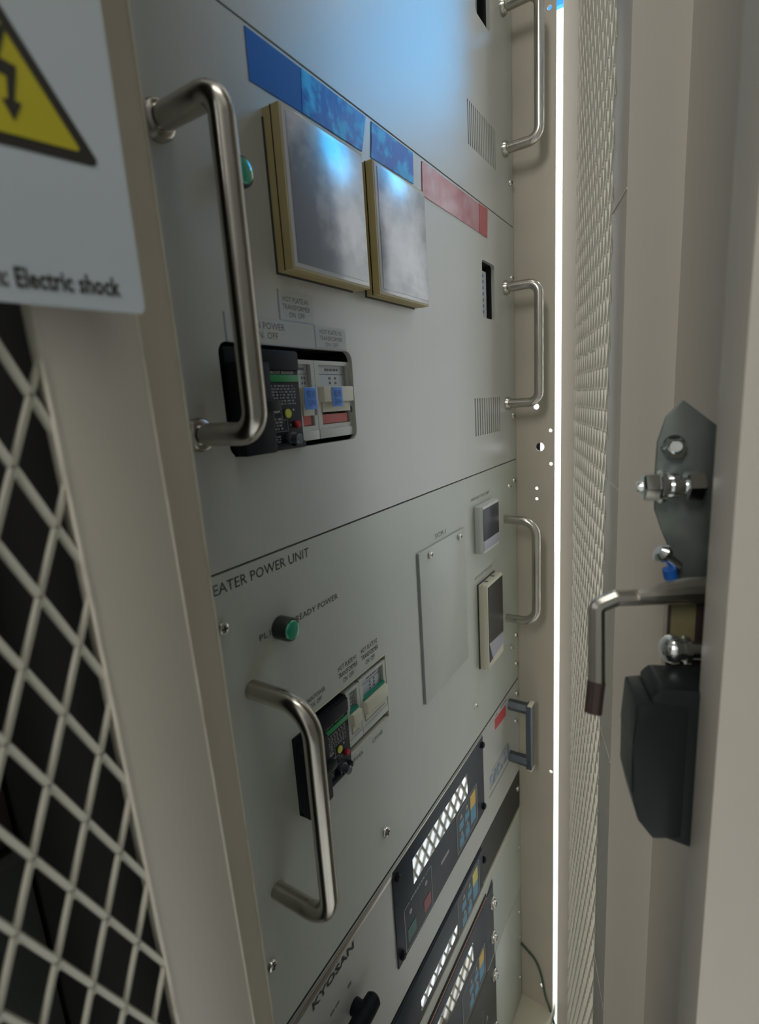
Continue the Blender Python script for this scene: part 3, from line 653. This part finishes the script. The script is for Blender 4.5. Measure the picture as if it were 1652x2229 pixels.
b = MB(); b.box(2.55, 2.9, 0.0, 0.001, -2.335, -2.328); b.box(2.60, 2.9, 0.0, 0.001, -2.19, -2.186); b.box(2.68, 2.72, 0.0, 0.001, -1.872, -1.866); b.box(2.77, 2.88, 0.0, 0.001, -1.868, -1.862); b.build('print', M['ink2'], D)
b = MB()
b.tube([(2.935, 0.0, -1.93), (2.935, 0.120, -1.93)], 0.036, 6); b.tube([(2.935, 0.0, -2.305), (2.935, 0.120, -2.305)], 0.036, 6)
b.box(2.905, 2.965, 0.112, 0.150, -2.345, -1.895, 0.008)
hd = b.build('handle', M['greymetal'], D, label='dark grey angular bar handle')
b = MB(); b.box(2.900, 2.97, 0.125, 0.153, -1.896, -1.889, 0.002); b.box(2.900, 2.97, 0.125, 0.153, -2.350, -2.344, 0.002); b.build('end_cap', M['ivory2'], hd)
for u, w in ((3.075, -1.93), (3.075, -2.40), (0.70, -1.93), (0.70, -2.40), (3.05, -2.12)): screw(D, u, w)

def keypad(parent, a0, a1, c0, c1, n0, disp, yk, full=True, ykey='amber', status=True, dmat='lcd', dx=0.0, clip=None):
    b = MB(); b.box(a0, a1, n0, n0 + 0.006, c0, c1, 0.0015)
    k = b.build('keypad_plate', M['navy'], parent, label='slate-blue keypad plate')
    h = n0 + 0.006
    def R(mb, x0, x1, y0, y1, t=0.0012):
        if clip is not None:
            y0 = max(y0, clip)
            if y1 <= y0: return
        mb.box(x0, x1, h - 0.001, h + t, y0, y1)
    b = MB(); R(b, *disp); b.build('display', M[dmat], k, label='mirror-like display window')
    if full:
        for u in (a0 + 0.03, a1 - 0.02):
            for w in (c1 - 0.045, c0 + 0.045):
                s = MB(); s.lathe((u, h, w), (0, 1, 0), [(0, 0.018), (0.010, 0.018), (0.016, 0.011)], 14); s.build('cap_screw', M['black'], k)
    x0, x1, y1 = yk; y0 = y1 - 0.235
    b = MB(); R(b, x0, x1, y0, y1, 0.0005); b.build('key_field', M['navy2'], k)
    b = MB()
    R(b, x0, x0 + 0.005, y0, y1); R(b, x1 - 0.005, x1, y0, y1); R(b, x0, x1, y1 - 0.004, y1); R(b, x0, x1, y0, y0 + 0.004); b.build('key_outline', M['line'], k)
    b = MB(); R(b, x1 - 0.095, x1 - 0.024, y1 - 0.105, y1 - 0.020); b.build('yellow_key', M[ykey], k, label='square yellow key')
    b = MB(); R(b, x1 - 0.095, x1 - 0.024, y1 - 0.200, y1 - 0.108); R(b, x1 - 0.170, x1 - 0.115, y1 - 0.120, y1 - 0.075); R(b, x1 - 0.245, x1 - 0.190, y1 - 0.120, y1 - 0.075)
    R(b, x1 - 0.170, x1 - 0.115, y1 - 0.220, y1 - 0.165); R(b, x1 - 0.245, x1 - 0.190, y1 - 0.220, y1 - 0.165); b.build('blue_keys', M['bluekey'], k, label='blue keys')
    b = MB()
    for xx, yy in ((x1 - 0.142, y1 - 0.045), (x1 - 0.217, y1 - 0.045), (x1 - 0.142, y1 - 0.145), (x1 - 0.217, y1 - 0.145)):
        if clip is None or yy - 0.015 > clip: b.prism([(xx - 0.016, yy - 0.012), (xx + 0.016, yy - 0.012), (xx, yy + 0.018)], h - 0.001, h + 0.0014, 'ac')
    b.build('arrow_keys', M['greykey'], k, label='pale arrow marks')
    if status:
        q0, q1, r0, r1 = status
        b = MB(); R(b, q0, q0 + 0.004, r0, r1); R(b, q1 - 0.004, q1, r0, r1); R(b, q0, q1, r0, r0 + 0.003); R(b, q0, q0 + 0.05, r1 - 0.003, r1); R(b, q1 - 0.06, q1, r1 - 0.003, r1); b.build('status_outline', M['line'], k)
        b = MB(); R(b, q1 - 0.085, q1 - 0.018, r0 + 0.03, r0 + 0.098); b.build('red_key', M['redkey'], k, label='dark red key')
        b = MB(); R(b, q0 + 0.020, q0 + 0.095, r0 + 0.03, r0 + 0.098); b.build('green_key', M['darkgreen'], k, label='dark green key')
        b = MB(); b.prism(circ(q0 + 0.055, r1 - 0.055, 0.012), h - 0.001, h + 0.001, 'ac'); b.prism(circ(q1 - 0.055, r1 - 0.048, 0.012), h - 0.001, h + 0.001, 'ac'); b.build('indicator', M['greykey'], k)
        b = MB(); dashes(b, q0 + 0.06, q1 - 0.07, r1 + 0.008, r1 - 0.010, 1, h, 0.5, 0.008, 0.016); b.build('print', M['line'], k)
    return k
k1 = keypad(D, 1.462, 2.460, -2.345, -1.858, 0.0, (1.622, 2.225, -2.062, -1.935), (2.075, 2.352, -2.082), status=(1.528, 1.786, -2.332, -2.110))
b = MB(); b.box(1.885, 1.975, 0.006, 0.0072, -2.205, -2.187); b.build('model_strip', M['lilac'], k1)

# unit E, black strip with a second keypad
E_ = unit('power_supply', 'dark rack unit partly below the first keypad, lemon key at its right', -2.815, -2.541, M['black2'])
b = MB(); b.box(1.30, 2.405, 0.0, 0.003, -2.813, -2.552, 0.001); kb = b.build('keypad_backing', M['navy2'], E_)
keypad(E_, 1.20, 2.403, -2.813, -2.556, 0.002, (1.62, 2.03, -2.765, -2.705), (2.045, 2.345, -2.578), False, 'lemon', None, 'lcd', clip=-2.812)
b = MB(); b.box(1.38, 1.50, 0.0, 0.0095, -2.775, -2.70); b.build('green_key', M['darkgreen'], E_, label='dark green key')
b = MB(); b.lathe((2.43, 0.0, -2.66), (0, 1, 0), [(0, 0.018), (0.012, 0.018), (0.018, 0.011)], 14); b.build('cap_screw', M['black'], E_)
screw(E_, 3.075, -2.655); screw(E_, 0.70, -2.68)

# unit F, beige tray front with third keypad
F_ = unit('power_supply', 'lowest pale rack front with copper-edged strip and third keypad', -3.515, -2.822, M['paint_green'])
b = MB(); b.box(0.66, 3.122, 0.0, 0.012, -2.835, -2.8225, 0.003); b.build('top_lip', M['ivory2'], F_, label='bright upper lip')
b = MB(); b.box(0.66, 2.452, 0.0, 0.004, -2.944, -2.924); b.build('slot', M['void'], F_)
b = MB(); b.box(0.66, 2.452, 0.0, 0.006, -2.952, -2.944, 0.001); b.build('copper_edge', M['copper'], F_, label='copper-coloured strip edge')
b = MB(); b.box(0.66, 2.572, 0.0, 0.0015, -3.50, -2.953); b.prism([(2.45, -2.96), (2.572, -2.96), (2.556, -2.915)], 0.0, 0.0015, 'ac'); b.build('keypad_backing', M['navy'], F_)
k3 = keypad(F_, 1.0, 2.44, -3.498, -2.96, 0.0, (1.62, 2.225, -3.165, -3.035), (2.058, 2.405, -3.225), False, 'amber', None)
for u, w in ((2.555, -3.091), (2.552, -3.349)): screw(F_, u, w, 0.0015, 0.026, washer=True)
# unit G, black lowest front
G_ = unit('power_supply', 'black lowest rack front with washer-headed screws', -4.50, -3.522, M['black2'], right=2.587)
for u, w in ((2.560, -3.661), (2.560, -4.103)): screw(G_, u, w, 0.0, 0.026, washer=True)
b = MB(); b.box(2.35, 2.353, 0.0, 0.001, -4.1, -3.7); b.prism([(2.40, -3.86), (2.44, -3.86), (2.42, -3.82)], 0.0, 0.001, 'ac'); b.build('print', M['line'], G_)
side = thing('blanking_plate', 'tall pale blanking plate between the black lowest front and the cheek', 'panel', P(2.85, 0, -4.5))
b = MB(); b.box(2.592, 3.122, -0.018, 0.0, -4.515, -3.522, 0.003); b.build('plate', M['paint_green'], side)
for w in (-3.7, -4.3): screw(side, 3.085, w, 0, 0.012)

# ------------------------------------------------------------------ tapes and wire
t = thing('adhesive_tape', 'wide blue tape strip under the upper panel seam', 'tape', P(1.5, 0, 0.85), 'tape strips along the seam')
b = MB(); b.prism([(1.094, 0.792), (1.30, 0.796), (1.32, 0.907), (1.095, 0.907)], 0.0, 0.002, 'ac'); b.build('flat_end', M['tapeblueflat'], t)
b = MB(); b.prism([(1.29, 0.796), (1.30, 0.907), (1.62, 0.908), (1.585, 0.797)], 0.0005, 0.003, 'ac'); b.prism([(1.64, 0.797), (1.655, 0.908), (1.938, 0.908), (1.934, 0.801)], 0.0005, 0.003, 'ac'); b.build('glossy_strip', M['tapeblue'], t, label='creased glossy blue tape')
t = thing('adhesive_tape', 'glossy red tape strip right of the blue one', 'tape', P(2.3, 0, 0.85), 'tape strips along the seam')
b = MB(); b.prism([(2.005, 0.782), (2.012, 0.903), (2.62, 0.905), (2.62, 0.778)], 0.0, 0.003, 'ac'); b.build('glossy_strip', M['tapered'], t)
b = MB(); b.prism([(2.60, 0.778), (2.60, 0.906), (2.712, 0.908), (2.700, 0.776)], 0.0005, 0.0045, 'ac'); b.build('folded_end', M['taperedend'], t, label='darker red folded end')
b = MB(); ORG = P(3.12, 0.1, -4.5)
pts = [Vector(p) for p in ((3.115, 0.0, -4.02), (3.118, 0.06, -4.07), (3.118, 0.11, -4.12), (3.118, 0.15, -4.225), (3.118, 0.18, -4.40), (3.118, 0.215, -4.505), (3.12, 0.26, -4.70), (3.12, 0.28, -4.9))]
sm = []
for i in range(len(pts) - 1):
    p0 = pts[max(i - 1, 0)]; p1 = pts[i]; p2 = pts[i + 1]; p3 = pts[min(i + 2, len(pts) - 1)]
    for k in range(5):
        q = k / 5; sm.append(0.5 * ((2 * p1) + (p2 - p0) * q + (2 * p0 - 5 * p1 + 4 * p2 - p3) * q * q + (3 * p1 - p0 - 3 * p2 + p3) * q ** 3))
sm.append(pts[-1]); b.tube(sm, 0.008, 8)
tag(b.build('wire', M['cable'], None), 'thin dark green wire hanging down the cheek plate', 'wire')
